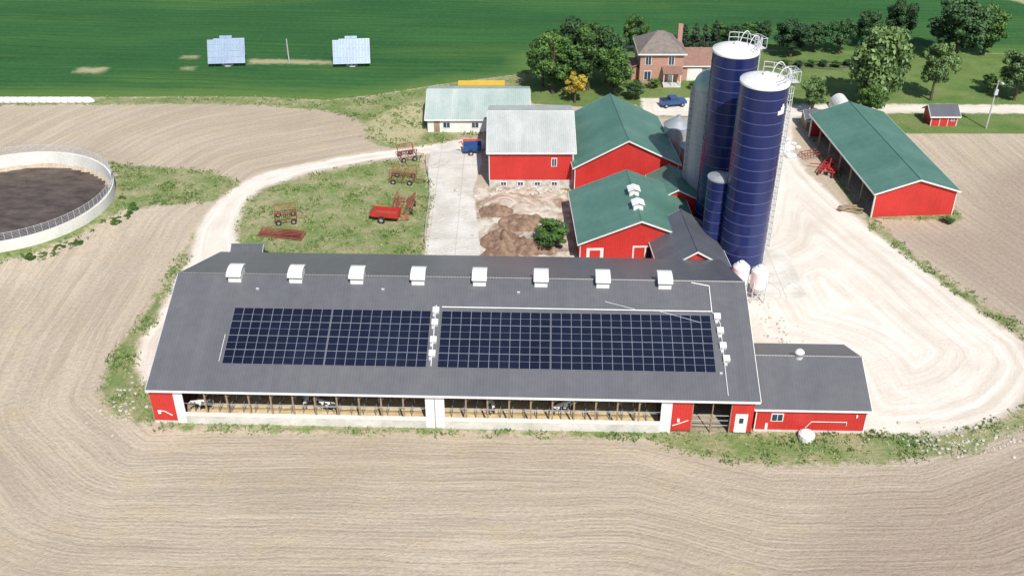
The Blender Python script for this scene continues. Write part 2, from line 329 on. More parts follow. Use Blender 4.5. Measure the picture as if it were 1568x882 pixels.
# grass and weeds as real tufts
def samp(p,jit):
    a=np.array(p); lo=a.min(0);hi=a.max(0); lo=np.maximum(lo,[-112,50]);hi=np.minimum(hi,[115,200])
    m_=int((hi[0]-lo[0])*(hi[1]-lo[1])*jit); q=rng.uniform(lo,hi,(m_,2)); s=sdf(p,q[:,0],q[:,1])
    return q[s>-.7*rng.random(m_)]
gp=np.concatenate([samp(p,j) for p,j in zip(polys['grass'],(4,4.5,6,5,6,6,4,4))])
gv_=[];gf=[];gt=[]
gravsd=np.max([sdf(p,gp[:,0],gp[:,1]) for p in polys['gravel']],axis=0)
tk=np.hypot(gp[:,0]-TC[0],gp[:,1]-TC[1])
for (x,y),gs,td in zip(gp,gravsd,tk):
    if gs>.5 or td<TR+.6: continue
    nz=mnoise.fractal(Vector((x*.3,y*.3,0)),1,2,3)
    if nz<-.05 and random.random()<.85: continue
    z0=1.1*max(0,1-(td-TR)/8)**1.5
    hgt=.10+.45*max(0,nz)*random.random()+.12*random.random(); tone=min(1,max(0,.5-.7*nz+random.uniform(-.35,.35)))
    for k in range(3):
        a=random.random()*6.28; w=.07+.09*random.random(); lx,ly=random.uniform(-.2,.2),random.uniform(-.2,.2)
        ox,oy=random.uniform(-.25,.25),random.uniform(-.25,.25)
        n=len(gv_); gv_+=[(x+ox-w*math.cos(a),y+oy-w*math.sin(a),z0),(x+ox+w*math.cos(a),y+oy+w*math.sin(a),z0),(x+ox+lx,y+oy+ly,z0+hgt)]
        gf.append((n,n+1,n+2)); gt+=[tone*.7,tone*.7,tone]
me2=bpy.data.meshes.new('weedy_grass'); me2.from_pydata(gv_,[],gf); me2.materials.append(M['grassb'])
at=me2.attributes.new('tone','FLOAT','POINT'); at.data.foreach_set('value',gt)
o=bpy.data.objects.new('weedy_grass',me2); bpy.context.collection.objects.link(o)
# ------------------------------------------------------------------ gable buildings
def gable(name,loc,rot,L,W,eave,ridge,roof,wall='red',found=0.0,over=.35,open_side=None,trim='white',roof2=None):
    E=empty(name,(*loc,0),rot); w=MB()
    def wallq(p,q):
        if found: w.poly([(p[0],p[1],0),(q[0],q[1],0),(q[0],q[1],found),(p[0],p[1],found)],'stone')
        w.poly([(p[0],p[1],found),(q[0],q[1],found),(q[0],q[1],eave),(p[0],p[1],eave)],wall)
    if open_side!='w0': wallq((0,0),(L,0))
    if open_side!='w1': wallq((L,W),(0,W))
    for x in (0,L):
        if found: w.poly([(x,0,0),(x,W,0),(x,W,found),(x,0,found)],'stone')
        w.poly([(x,0,found),(x,W,found),(x,W,eave),(x,W/2,ridge),(x,0,eave)],wall+'_g' if wall=='red' else wall)
    if open_side:
        y=W if open_side=='w1' else 0
        n=max(2,int(L/4.2))
        for i in range(n+1):
            xx=min(L-.1,max(.1,L*i/n)); w.box(xx-.1,xx+.1,y-.1,y+.1,0,eave,'white' if i in(0,n) else 'wood')
        w.box(0,L,y-.06,y+.06,eave-.45,eave-.02,wall)
    w.obj('walls',E)
    r=MB(); sl=(ridge-eave)/(W/2); dz=over*sl
    q0=[(-over,-over,eave-dz+.12),(L+over,-over,eave-dz+.12),(L+over,W/2,ridge+.12),(-over,W/2,ridge+.12)]
    q1=[(L+over,W+over,eave-dz+.12),(-over,W+over,eave-dz+.12),(-over,W/2,ridge+.12),(L+over,W/2,ridge+.12)]
    r.slab(q0,.1,roof); r.slab(q1,.1,roof2 or roof)
    r.obj('roof',E)
    t=MB()
    t.tube((-over,W/2,ridge+.13),(L+over,W/2,ridge+.13),.09,roof,6)
    for x in (-over-.03,L+over+.03):
        for y in (-over,W+over):
            t.slab([(x-.03,y,eave-dz+.1),(x+.03,y,eave-dz+.1),(x+.03,W/2,ridge+.1),(x-.03,W/2,ridge+.1)],.2,trim)
    for y in (-over-.03,W+over+.03): t.box(-over,L+over,y-.03,y+.03,eave-dz-.12,eave-dz+.1,trim)
    if wall=='red':
        for x in (0,L):
            for y in (0,W): t.box(x-.05,x+.05,y-.05,y+.05,found,eave,'white')
    t.obj('trim',E)
    return E
def window(mb,x,z,w=.9,h=1.1,y=-.03):
    mb.box(x-w/2-.1,x+w/2+.1,y-.04,y+.02,z-h/2-.1,z+h/2+.1,'white'); mb.box(x-w/2,x+w/2,y-.06,y-.041,z-h/2,z+h/2,'glass')
    mb.box(x-.03,x+.03,y-.09,y-.061,z-h/2,z+h/2,'white')
A=gable('bank_barn',(-3.2,129.1),0,11.8,16.5,5.5,8.0,'roof_paleg',found=1.15)
t=MB(); window(t,9.1,3.9,.6,1.1)
for i in range(4): window(t,2+i*2.4,.6,.7,.45)
t.box(11.6,11.8,-.3,-.02,0,5.3,'stone'); t.obj('windows',A)
Bn=gable('hay_barn',(23.2,128.3),94,16.5,14.5,4.1,7.8,'roof_green',found=0)
Cn=gable('cattle_barn',(23.1,108.6),92,13.6,14.7,3.0,5.95,'roof_green')
t=MB()
t.box(-.07,-.02,4.8,8.2,0,2.4,'white'); t.box(-.1,-.071,5.0,6.5,.1,2.2,'dark'); t.box(-.1,-.071,6.7,8.0,.1,2.2,'red_g')
t.box(-.07,-.02,9.2,11.6,.1,2.3,'red_g'); t.box(-.07,-.02,11.8,13.9,0,2.2,'white'); t.box(-.1,-.071,12.2,13.5,.9,1.9,'red_g')
t.obj('doors',Cn)
for lx in (3.4,7.2):
    t=MB(); z=5.95; t.box(lx-.6,lx+.6,6.75,7.95,z-.1,z+.65,'white'); t.slab([(lx-.8,6.55,z+.7),(lx+.8,6.55,z+.7),(lx+.8,7.35,z+1.0),(lx-.8,7.35,z+1.0)],.06,'white'); t.slab([(lx+.8,8.15,z+.7),(lx-.8,8.15,z+.7),(lx-.8,7.35,z+1.0),(lx+.8,7.35,z+1.0)],.06,'white'); t.obj('roof_vent',Cn)
Dn=gable('feed_room',(25.6,102.2),93,9.8,8.0,3.0,5.4,'roof_dark')
t=MB(); t.box(-.06,-.02,.8,1.9,.0,2.1,'white'); t.obj('door',Dn)
En=gable('machinery_shed',(-13.3,148.4),0,15.8,13.3,2.3,4.4,'roof_pale','white',over=.4)
t=MB(); window(t,3,1.2,1.0,.8); window(t,7.5,1.2,1.0,.8); t.box(1.0,1.9,-.06,-.01,0,1.9,'wood'); t.obj('windows',En)
Fn=gable('open_drive_shed',(59.4,120.9),94,26.5,11.1,3.7,5.5,'roof_green',open_side='w1')
Kn=gable('silo_room',(24.6,119.5),92,7,5.5,3.2,4.6,'roof_green')
Sn=gable('small_red_shed',(66.9,150.7),0,4.1,3.2,1.9,2.9,'roof_dark')
t=MB(); t.box(1.3,2.7,-.08,-.02,0,1.7,'white'); t.box(1.4,2.6,-.1,-.081,.05,1.6,'red'); window(t,3.4,1.2,.4,.5); t.obj('door',Sn)
Un=gable('feed_shed',(-34.0,106),0,3.2,3.0,2.2,3.0,'roof_dark','wood',trim='steelp')
Hn=gable('garden_hut',(46.5,148.8),0,2.6,3.2,2.0,2.8,'roof_dark','wood',trim='steelp')
# ------------------------------------------------------------------ annex
AN=gable('milk_house',(23.7,76.35),-1.6,10.6,10.4,2.95,5.2,'roof_grey',over=.3)
t=MB(); window(t,2.05,1.75,1.0,.75); 
t.box(1.0,1.25,-.07,-.02,0,1.0,'white')
t.box(-.1,10.7,-.1,-.02,0,.2,'conc')
t.path([(4.9,-.12,.6),(5.4,-.12,1.35),(8.8,-.12,1.35),(8.8,-.12,.9)],.04,'white')
t.box(9.6,9.75,-.12,-.02,1.9,2.2,'white')
t.lathe([(0.01,.75),(.55,.72),(.8,.55),(.8,0)],'white',14,4.9,-.95)
t.obj('fittings',AN)
t=MB(); t.lathe([(.42,5.1),(.42,5.75),(.5,5.75),(.5,5.85),(.25,6.1),(0.02,6.15)],'white',16,4.7,5.2); t.obj('roof_vent',AN,True)
# ------------------------------------------------------------------ dairy barn
DB=empty('dairy_barn',(-35.3,77.6,0),-1.75)
L=58.6;W=25.8;EV=4.3;RG=9.3;al=math.atan2(RG-EV,W/2)
w=MB()
w.poly([(0,0,0),(0,W,0),(0,W,EV),(0,W/2,RG),(0,0,EV)],'red_g'); w.poly([(L,0,0),(L,W,0),(L,W,EV),(L,W/2,RG),(L,0,EV)],'red_g')
w.poly([(0,W,0),(L,W,0),(L,W,EV),(0,W,EV)],'red')
def seg(u0,u1,k,z0=0.0,z1=4.1,d=.12,y=0): w.box(u0,u1,y,y+d,z0,z1,k)
seg(0,2.3,'red',.3); seg(0,2.3,'conc',0,.3,.16,-.03)
seg(2.3,3.2,'white',0); seg(26.9,28.75,'white',0); seg(49.7,50.75,'white',0)
w.box(27.78,27.86,-.04,0,0,4.1,'steel')
seg(50.75,52.7,'red',.3); seg(56.5,L,'red',.3)
for a,c_ in ((3.2,26.9),(28.75,49.7)):
    seg(a,c_,'conc',0,.95,.25,-.05); seg(a,c_,'curt',.952,1.32,.2,-.08)
    n=int(round((c_-a)/2.15))
    for i in range(1,n):
        u=a+(c_-a)*i/n
        w.box(u-.075,u+.075,.03,.18,1.32,4.1,'wood')
        w.box(u-.06,u+.06,3.4,3.52,.3,5.4,'wood')
        w.tube((u,.2,3.2),(u+.9,.2,4.05),.045,'wood',5)
    w.tube((a,.02,2.5),(c_,.02,2.5),.025,'steel',5)
    for k in range(int((c_-a)/1.2)):
        u=a+.6+k*1.2
        w.path([(u,1.0,.35),(u,1.0,1.45),(u,2.9,1.45),(u,3.1,1.1),(u,2.9,.75),(u,1.0,.75)],.035,'steel',5)
    w.tube((a,1.0,1.55),(c_,1.0,1.55),.04,'steel',5)
w.box(0,L,0,.12,4.1,4.3,'white')
for u in (52.7,54.6,56.4): w.box(u,u+.1,.02,.14,0,4.1,'wood')
for z in (.8,1.4,2.0): w.tube((52.8,.3,z),(56.4,.3,z),.04,'steel',5)
w.poly([(0.1,.2,.05),(L-.1,.2,.05),(L-.1,W-.1,.05),(0.1,W-.1,.05)],'floor')
w.box(3.2,49.7,.5,5.6,.06,.5,'straw')
w.box(3.2,49.7,7.5,9.2,.06,.45,'straw')
w.box(3.2,49.7,9.6,9.8,.06,1.1,'conc')
w.obj('walls',DB)
t=MB()
t.box(57.05,57.95,-.06,-.01,.25,2.35,'white'); t.box(57.3,57.7,-.08,-.061,1.4,2.0,'glass')
t.box(56.9,58.1,-.04,-.005,.25,2.5,'white')
t.path([(.5,-.12,1.6),(1.2,-.12,1.55),(1.9,-.12,1.05)],.045,'white',6); t.box(.6,.85,-.25,-.02,1.3,1.6,'white')
t.path([(50.9,-.12,1.0),(51.6,-.12,1.3),(52.4,-.12,1.7)],.045,'white',6); t.box(51.3,51.55,-.2,-.02,1.5,1.8,'white')
t.obj('doors',DB)
def RP(u,s,n=0): return (u, s*math.cos(al)-n*math.sin(al), EV+.12+s*math.sin(al)+n*math.cos(al))
ST=(W/2)/math.cos(al); ov=.4
r=MB()
def slabN(u0,u1,s0,s1,n0,n1,k,mb): mb.box(u0,u1,s0,s1,n0,n1,k,T=lambda a,b_,c_:RP(a,b_,c_))
slabN(-.1,L+ov,-ov,ST,-.1,0,'roof_grey',r)
r.slab([(L+ov,W+ov*.93,EV-.05),(-.1,W+ov*.93,EV-.05),(-.1,W/2,RG+.12),(L+ov,W/2,RG+.12)],.1,'roof_grey')
r.obj('roof',DB)
t=MB(); t.box(-.1,L+ov,-ov-.02,-ov*.85,EV-.22,EV+.0,'white')
slabN(-.16,-.1,-ov,ST,-.25,.03,'steelp',t); slabN(L+ov,L+ov+.06,-ov,ST,-.25,.03,'white',t)
t.tube((-.1,W/2,RG+.14),(L+ov,W/2,RG+.14),.12,'roof_grey',6)
t.obj('trim',DB)
for i in range(8):
    u=6.1+i*6.37; t=MB(); z=RG
    t.box(u-.66,u+.66,W/2-1.0,W/2+.7,z-.5,z+.62,'white')
    prof=[(-1.3,.5),(-1.0,.78),(-.45,.92),(0,.96),(.45,.92),(.9,.78),(1.0,.6)]
    for (y0,z0),(y1,z1) in zip(prof[:-1],prof[1:]):
        t.slab([(u-.76,W/2+y0,z+z0+.1),(u+.76,W/2+y0,z+z0+.1),(u+.76,W/2+y1,z+z1+.1),(u-.76,W/2+y1,z+z1+.1)],.05,'white')
    t.box(u-.6,u+.6,W/2-1.03,W/2-1.001,z+.2,z+.42,'steelp')
    t.obj('ridge_vent',DB)
sp=MB()
PW=1.0;PH=1.66
def array(u0,n,s0,gap_after):
    u=u0
    for i in range(n):
        for j in range(4):
            s=s0+j*(PH+.03)
            slabN(u,u+PW-.012,s,s+PH,.08,.12,'pvfr',sp)
            a=u+.02;bq=u+PW-.032
            for k in (0,1):
                slabN(a,bq,s+.022+k*(PH/2-.01),s+PH/2-.012+k*(PH/2-.01),.1205,.123,'pv',sp)
        u+=PW
        if i+1==gap_after: u+=.1
    return u
e1=array(6.75,20,2.75,10)
e2=array(27.95,27,2.75,11)
sp.obj('solar_panels',DB)
cb=MB()
def rt(pts,rad=.06,k='white'): cb.path([RP(u,s,.1) for u,s in pts],rad,k,5)
rt([(27.3,2.9),(27.3,10.2)],.05); rt([(27.9,10.0),(e2+.2,10.0),(e2+.2,13.2),(e2-1.6,13.6)],.06)
rt([(e2+.2,10),(e2+.9,8.6),(e2+.9,.2)],.04); rt([(44.5,11.0),(47.5,10.1)],.04,'steelp'); rt([(50,9.9),(54,8.6)],.04,'steelp')
rt([(6.4,3),(6.4,6.2)],.03)
for u,s in ((27.0,9.2),(27.0,7.7),(27.0,5.6),(27.0,4.0),(e2+.35,9.0),(e2+.5,7.3),(e2+.6,5.5),(e2+.8,4.0)):
    slabN(u,u+.65,s,s+.65,.0,.35,'white',cb)
    slabN(u+.05,u+.35,s-.45,s-.15,.0,.2,'steelp',cb)
for u,s in ((e2+.3,2.6),(21.5,12.0),(8.5,11.8),(35.5,11.9)): slabN(u,u+.3,s,s+.15,.0,.2,'steelp',cb)
cb.obj('conduit',DB)
# cows
cv=[(0,0,1.25),(.6,0,1.12),(1.2,0,1.15),(1.6,0,1.4),(1.85,0,1.5),(2.2,0,1.28),
 (1.15,.18,.78),(1.18,.18,.42),(1.15,.18,.03),(1.15,-.18,.78),(1.2,-.18,.42),(1.25,-.18,.03),
 (0,.2,.9),(-.14,.2,.5),(-.06,.2,.03),(0,-.2,.9),(-.10,-.2,.5),(-.0,-.2,.03),(-.27,0,1.2),(-.34,0,.6),(1.85,.2,1.52),(1.85,-.2,1.52)]
ce=[(0,1),(1,2),(2,3),(3,4),(4,5),(2,6),(6,7),(7,8),(2,9),(9,10),(10,11),(0,12),(12,13),(13,14),(0,15),(15,16),(16,17),(0,18),(18,19),(4,20),(4,21)]
cr=[.28,.37,.33,.18,.14,.09,.11,.06,.055,.11,.06,.055,.16,.065,.055,.16,.065,.055,.04,.03,.04,.04]
cme=bpy.data.meshes.new('cow'); cme.from_pydata(cv,ce,[]); cob=bpy.data.objects.new('cow_src',cme); bpy.context.collection.objects.link(cob)
cob.modifiers.new('s','SKIN'); 
if not cme.skin_vertices:
    bpy.context.view_layer.objects.active=cob; cob.select_set(True)
    try: bpy.ops.mesh.customdata_skin_add()
    except Exception: pass
for i,rr in enumerate(cr):
    cme.skin_vertices[0].data[i].radius=(rr,rr)
cme.skin_vertices[0].data[0].use_root=True
sb=cob.modifiers.new('u','SUBSURF'); sb.levels=1; sb.render_levels=1
dg=bpy.context.evaluated_depsgraph_get(); cm=bpy.data.meshes.new_from_object(cob.evaluated_get(dg)); cm.name='cow'
bpy.data.objects.remove(cob); cm.materials.clear(); cm.materials.append(M['cow'])
for p in cm.polygons: p.use_smooth=True
ca,sa=math.cos(R(-1.75)),math.sin(R(-1.75))
for u,wv,rt_ in ((5.2,1.6,200),(9.4,4.6,10),(14.6,1.8,80),(17.5,1.5,170),(22.5,4.4,0),(33.3,1.6,100),(37.0,4.2,200),(39.5,1.8,15),(41.0,2.3,95),(45.0,4.4,30),(30.6,4.5,160)):
    o=bpy.data.objects.new('dairy_cow',cm); bpy.context.collection.objects.link(o)
    o.location=(-35.3+u*ca-wv*sa,77.6+u*sa+wv*ca,.49); o.rotation_euler=(0,0,R(rt_)); o.scale=(.95,.95,.95)
# ------------------------------------------------------------------ silos
def blue_silo(x,y,r,h,lad):
    E=empty('blue_silo',(x,y,0)); m_=MB()
    m_.lathe([(r,0),(r,h)],'navy',48); m_.obj('shell',E,True)
    q=MB(); z=1.4
    while z<h-.2:
        q.lathe([(r+.002,z-.04),(r+.03,z-.04),(r+.03,z+.04),(r+.002,z+.04)],'navyring',48); z+=1.42
    q.obj('rings',E)
    q=MB(); q.lathe([(r+.05,h-.25),(r+.08,h-.02),(r+.02,h+.08),(r*.6,h+.45),(r*.2,h+.62),(.01,h+.65)],'white',48); q.lathe([(.35,h+.6),(.35,h+.95),(.02,h+1.0)],'white',12); q.obj('roof',E,True)
    q=MB(); q.lathe([(r+.35,0),(r+.35,.35),(r,.35)],'conc',40); q.obj('foundation',E)
    q=MB(); a=R(lad); cx,cy=math.cos(a),math.sin(a); tx,ty=-cy,cx
    def pt(rad,t,z): return (cx*rad+tx*t,cy*rad+ty*t,z)
    for t in (-.25,.25): q.tube(pt(r+.15,t,0.4),pt(r+.15,t,h+1.1),.07,'steelp',5)
    z=.6
    while z<h+.8: q.tube(pt(r+.15,-.25,z),pt(r+.15,.25,z),.03,'steelp',4); z+=.4
    cage=[(r+.12,-.4),(r+.35,-.45),(r+.7,-.26),(r+.8,0),(r+.7,.26),(r+.35,.45),(r+.12,.4)]
    for rad,t in cage[1:-1]: q.tube(pt(rad,t,2.5),pt(rad,t,h+1.1),.045,'steelp',4)
    z=2.5
    while z<h+1.2: q.path([pt(rad,t,z) for rad,t in cage],.045,'steelp',4); z+=.8
    q.obj('caged_ladder',E)
    q=MB()
    for zz in (.65,1.25):
        pts=[]
        for k in range(19):
            aa=a-R(75)+R(150)*k/18; pts.append(((r-.15)*math.cos(aa),(r-.15)*math.sin(aa),h+zz))
        q.path(pts,.05,'steelp',5)
    for k in range(7):
        aa=a-R(75)+R(25)*k; q.tube(((r-.15)*math.cos(aa),(r-.15)*math.sin(aa),h),((r-.15)*math.cos(aa),(r-.15)*math.sin(aa),h+1.25),.045,'steelp',5)
    for tt in (-.9,.9):
        pts=[]
        for k in range(11):
            u=k/10; pts.append((cx*(r-1.6*u)+tx*tt,cy*(r-1.6*u)+ty*tt,h+.5+1.2*math.sin(u*math.pi)**.7))
        q.path(pts,.05,'white',5)
    q.slab([pt(r+.02,-.9,h-.1),pt(r+1.0,-.9,h-.1),pt(r+1.0,.9,h-.1),pt(r+.02,.9,h-.1)],.06,'steelp')
    for t in(-.9,0,.9): q.tube(pt(r+1.0,t,h-.1),pt(r+1.0,t,h+1.1),.04,'steelp',5)
    q.path([pt(r,-.9,h+1.1),pt(r+1.0,-.9,h+1.1),pt(r+1.0,.9,h+1.1),pt(r,.9,h+1.1)],.04,'steelp',5)
    q.obj('guard_rail',E)
    return E
s1=blue_silo(28.2,107.6,2.72,24.1,8)
blue_silo(26.75,117.2,2.75,24.3,25)
q=MB()
def cyl(a,z,rr=2.76): return (rr*math.cos(R(a)),rr*math.sin(R(a)),z)
for z0,z1,a0,a1 in ((20.9,21.4,-62,-40),(21.4,21.8,-54,-40),(21.8,22.1,-50,-44)):
    n=6
    for k in range(n):
        b0=a0+(a1-a0)*k/n;b1=a0+(a1-a0)*(k+1)/n
        q.poly([cyl(b0,z0),cyl(b1,z0),cyl(b1,z1),cyl(b0,z1)],'white')
q.obj('emblem',s1)
E=empty('feed_silo',(25.0,109.6,0)); q=MB(); q.lathe([(1.5,0),(1.5,11.2)],'navy',32); q.obj('shell',E,True)
q=MB(); q.lathe([(1.53,11.05),(1.55,11.25),(.8,11.6),(.02,11.75)],'steel',32)
for k in range(7): q.lathe([(1.502,1.4+k*1.42),(1.53,1.4+k*1.42),(1.53,1.46+k*1.42),(1.502,1.46+k*1.42)],'navyring',32)
q.obj('roof',E)
E=empty('concrete_stave_silo',(26.1,124.2,0)); q=MB(); q.lathe([(2.6,0),(2.6,16.9)],'stave',40); q.obj('shell',E,True)
q=MB()
for k in range(27): q.lathe([(2.602,.5+k*.62),(2.63,.5+k*.62),(2.63,.55+k*.62),(2.602,.55+k*.62)],'steelp',40)
q.obj('hoops',E); q=MB(); q.lathe([(2.65,16.8),(2.7,16.9)]+[(2.65*math.cos(R(t)),16.9+2.4*math.sin(R(t))) for t in range(10,91,10)],'domeg',32); q.obj('dome',E,True)
q=MB(); 
for zz in range(0,17): q.box(-2.95,-2.55,-.35,.35,zz+.05,zz+.95,'stave')
q.obj('chute',E)
for (x,y,r_,h_) in ((24.4,138.5,2.0,5.6),(26.0,133.5,1.7,4.4)):
    E=empty('grain_bin',(x,y,0)); q=MB(); q.lathe([(r_,0)]+[(r_+.02*(k%2),k*.35) for k in range(1,int(h_/.35))]+[(r_,h_)],'steel',32); q.obj('shell',E,True)
    q=MB(); q.lathe([(r_+.12,h_-.05),(r_*.5,h_+.75),(.3,h_+1.15),(.3,h_+1.4),(.02,h_+1.45)],'steel',32); q.obj('roof',E)
for (x,y) in ((26.7,100.7),(28.7,99.8)):
    E=empty('feed_bin',(x,y,0)); q=MB()
    q.lathe([(.25,.9),(.95,1.9),(1.0,2.0),(1.0,4.0),(.96,4.1),(.55,4.5),(.3,4.55),(.3,4.75),(.02,4.8)],'white',24); q.obj('hopper',E,False)
    q=MB()
    for k in range(4):
        a=R(45+90*k); q.tube((1.03*math.cos(a),1.03*math.sin(a),0),(1.03*math.cos(a),1.03*math.sin(a),2.8),.06,'steelp',5)
    q.path([(1.03*math.cos(R(45+90*k)),1.03*math.sin(R(45+90*k)),1.0) for k in range(5)],.04,'steelp',4)
    q.path([(0,0,.9),(-1.2,.3,.9),(-2.2,.6,2.2)],.09,'steelp',6); q.obj('legs',E)
# ------------------------------------------------------------------ manure tank
E=empty('manure_tank',(TC[0],TC[1],0)); q=MB(); seg_=96
q.lathe([(TR-.2,-.3),(TR-.2,2.5),(TR+.15,2.5),(TR+.15,-.2)],'curt',seg_); q.obj('wall',E,False)
q=MB(); q.poly([((TR-.21)*math.cos(2*math.pi*i/seg_),(TR-.21)*math.sin(2*math.pi*i/seg_),.2) for i in range(seg_)],'liquid'); q.obj('slurry',E)
q=MB()
for i in range(seg_):
    a=2*math.pi*i/seg_; c_,s_=math.cos(a),math.sin(a); q.tube((TR*c_,TR*s_,2.5),(TR*c_,TR*s_,3.7),.025,'steelp',4)
    a2=2*math.pi*(i+1)/seg_; c2,s2=math.cos(a2),math.sin(a2)
    for z in (2.6,2.8,3.0,3.2,3.4,3.6): q.tube((TR*c_,TR*s_,z),(TR*c2,TR*s2,z),.014 if z<3.6 else .03,'steelp',4)
q.obj('fence',E)
E=empty('silage_bag',(0,0,0)); q=MB(); n=24
for i in range(n):
    x0=-100+29*i/n;x1=-100+29*(i+1)/n; r0=.6+.015*math.sin(i*2.1);r1=.6+.015*math.sin((i+1)*2.1)
    q.tube((x0,160.6,.4),(x1,160.6,.4),r0,'white',14,r1)
q.tube((-71,160.6,.4),(-70.2,160.6,.2),.6,'white',14,.2); q.obj('bag',E,True)
# ------------------------------------------------------------------ solar trackers
def tracker(x,y):
    E=empty('solar_tracker',(x,y,0),4); q=MB(); q.tube((0,0.3,0),(0,0.3,2.6),.16,'steelp',10); q.tube((-2.8,.2,2.6),(2.8,.2,2.6),.1,'steelp',8); q.obj('mast',E)
    q=MB(); t=R(58)
    def T(a,b_,c_): return (a, b_*math.cos(t)-c_*math.sin(t), 2.7+b_*math.sin(t)+c_*math.cos(t))
    for i in range(6):
        for j in range(4):
            a=-3.35+i*1.12; b_=-2.3+j*1.15
            hgt=.9 if (j==3 and i==0) else 1.1
            q.box(a,a+1.08,b_,b_+hgt,.0,.05,'pvfr',T); 
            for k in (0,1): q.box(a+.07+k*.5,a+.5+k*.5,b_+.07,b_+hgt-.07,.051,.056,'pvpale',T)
    for i in (2,3): q.box(-3.35+i*1.12,-3.35+i*1.12+1.08,2.3,2.75,0,.05,'pvpale',T)
    q.obj('panels',E)
    q=MB(); q.box(-1.1,-.5,-.3,.3,0,1.1,'steelp'); q.lathe([(.9,0),(.9,.2),(.01,.2)],'conc',12); q.obj('cabinet',E)
tracker(-52,178.6); tracker(-29.2,178.4)
def pole(x,y,h,arm=True,name='utility_pole'):
    E=empty(name,(x,y,0)); q=MB(); q.tube((0,0,0),(0,0,h),.14,'stave',8,.09)
    if arm:
        q.tube((-.9,0,h-.6),(.9,0,h-.6),.06,'wood',5); q.tube((0,0,h-.2),(.0,-1.2,h+.1),.04,'steelp',5); q.box(-.2,.2,-1.7,-1.1,h-.0,h+.15,'steelp'); q.box(-.25,.25,-.35,.0,h-2.3,h-1.4,'steelp')
    q.obj('mast',E)
pole(75.5,149.8,8); pole(-41,179.5,4.6,False)
# ------------------------------------------------------------------ farmhouse
H=empty('brick_farmhouse',(22.3,169.6,0),0); q=MB()
hw,hd,he,hr=7.5,8.0,5.4,8.1
q.box(0,hw,0,hd,0,he,'brick'); q.box(hw,hw+6.4,1.2,7.4,0,2.9,'brick'); q.obj('walls',H)
q=MB(); o_=.5; e=he+.0
c4=[(-o_,-o_,e),(hw+o_,-o_,e),(hw+o_,hd+o_,e),(-o_,hd+o_,e)]; r1=(hw/2-.6,hd/2,hr);r2=(hw/2+.6,hd/2,hr)
q.poly([c4[0],c4[1],r2,r1],'hroof');q.poly([c4[1],c4[2],r2],'hroof');q.poly([c4[2],c4[3],r1,r2],'hroof');q.poly([c4[3],c4[0],r1],'hroof'); q.poly(c4[::-1],'white')
g0=hw+.01;g1=hw+6.8
q.poly([(g0,.8,2.8),(g1,.8,2.8),(g1,4.3,5.0),(g0,4.3,5.0)],'hroof2');q.poly([(g1,7.8,2.8),(g0,7.8,2.8),(g0,4.3,5.0),(g1,4.3,5.0)],'hroof2'); q.poly([(g1-.4,1.2,2.8),(g1-.4,7.4,2.8),(g1-.4,4.3,4.8)],'brick')
q.obj('roof',H)
q=MB(); q.box(-o_,hw+o_,-o_-.05,-o_,e-.2,e+.03,'white'); q.box(-o_-.05,-o_,-o_,hd+o_,e-.2,e+.03,'white')
q.box(hw,g1,.74,.8,2.62,2.82,'white')
q.box(hw-.6,hw+.2,4.6,5.4,4,8.9,'brick')
for x in (1.4,5.4): window(q,x,4.1,.9,1.5)
window(q,1.4,1.4,1.1,1.5); window(q,hw+5.0,1.5,.9,1.0,y=1.17)
q.box(hw+1.0,hw+3.6,1.12,1.17,0,2.3,'white')
for k in range(4): q.box(hw+1.1,hw+3.5,1.08,1.115,.15+k*.55,.6+k*.55,'white')
q.box(4.0,7.0,-2.2,0,0,.35,'conc'); q.slab([(3.8,-2.4,2.6),(7.2,-2.4,2.6),(7.2,0,3.1),(3.8,0,3.1)],.12,'hroof2')
for x in (4.0,5.5,6.9): q.box(x-.06,x+.06,-2.2,-2.08,.35,2.5,'white')
q.box(5.0,5.9,-.05,-.01,.35,2.4,'white'); q.box(-1.6,-.01,1.5,5,0,2.3,'brick'); q.slab([(-1.9,1.2,2.3),(-.0,1.2,2.9),(-.0,5.3,2.9),(-1.9,5.3,2.3)],.12,'hroof2')
q.obj('trim',H)
# ------------------------------------------------------------------ pickup truck
def wheel(q,x,y,z,r,wd=.25,k='black'):
    q.tube((x,y-wd/2,z),(x,y+wd/2,z),r,k,16); q.tube((x,y-wd/2-.01,z),(x,y+wd/2+.01,z),r*.5,'steel',12)
V=empty('pickup_truck',(26.9,159.3,0),12); V.scale=(.82,.9,.9); q=MB()
bod=[(-2.6,.55),(2.55,.55),(2.6,1.05),(1.3,1.2),(.75,1.75),(-.85,1.8),(-1.0,1.25),(-2.6,1.25)]
for y in (-.92,.92): q.poly([(x,y,z) for x,z in bod],'blue')
for (x0,z0),(x1,z1) in zip(bod,bod[1:]+bod[:1]):
    k='glass' if (x0,z0)==(1.3,1.2) or (x0,z0)==(-.85,1.8) else ('black' if z0==z1==1.25 else 'blue')
    q.poly([(x0,-.92,z0),(x1,-.92,z1),(x1,.92,z1),(x0,.92,z0)],k)
for y in (-.93,.93):
    q.poly([(-.75,y,1.25),(1.1,y,1.25),(.68,y,1.68),(-.72,y,1.7)],'glass')
q.box(-2.6,-1.0,-.92,-.84,1.2,1.4,'blue');q.box(-2.6,-1.0,.84,.92,1.2,1.4,'blue');q.box(-2.66,-2.6,-.9,.9,.6,1.35,'blue')
q.box(2.56,2.66,-.85,.85,.5,.75,'steel')
q.obj('body',V); q=MB()
for x in (-1.75,1.7):
    for y in (-.86,.86): wheel(q,x,y,.4,.4)
q.obj('wheels',V)
V=empty('yellow_grain_wagon',(-5.2,164.4,0),0); q=MB()
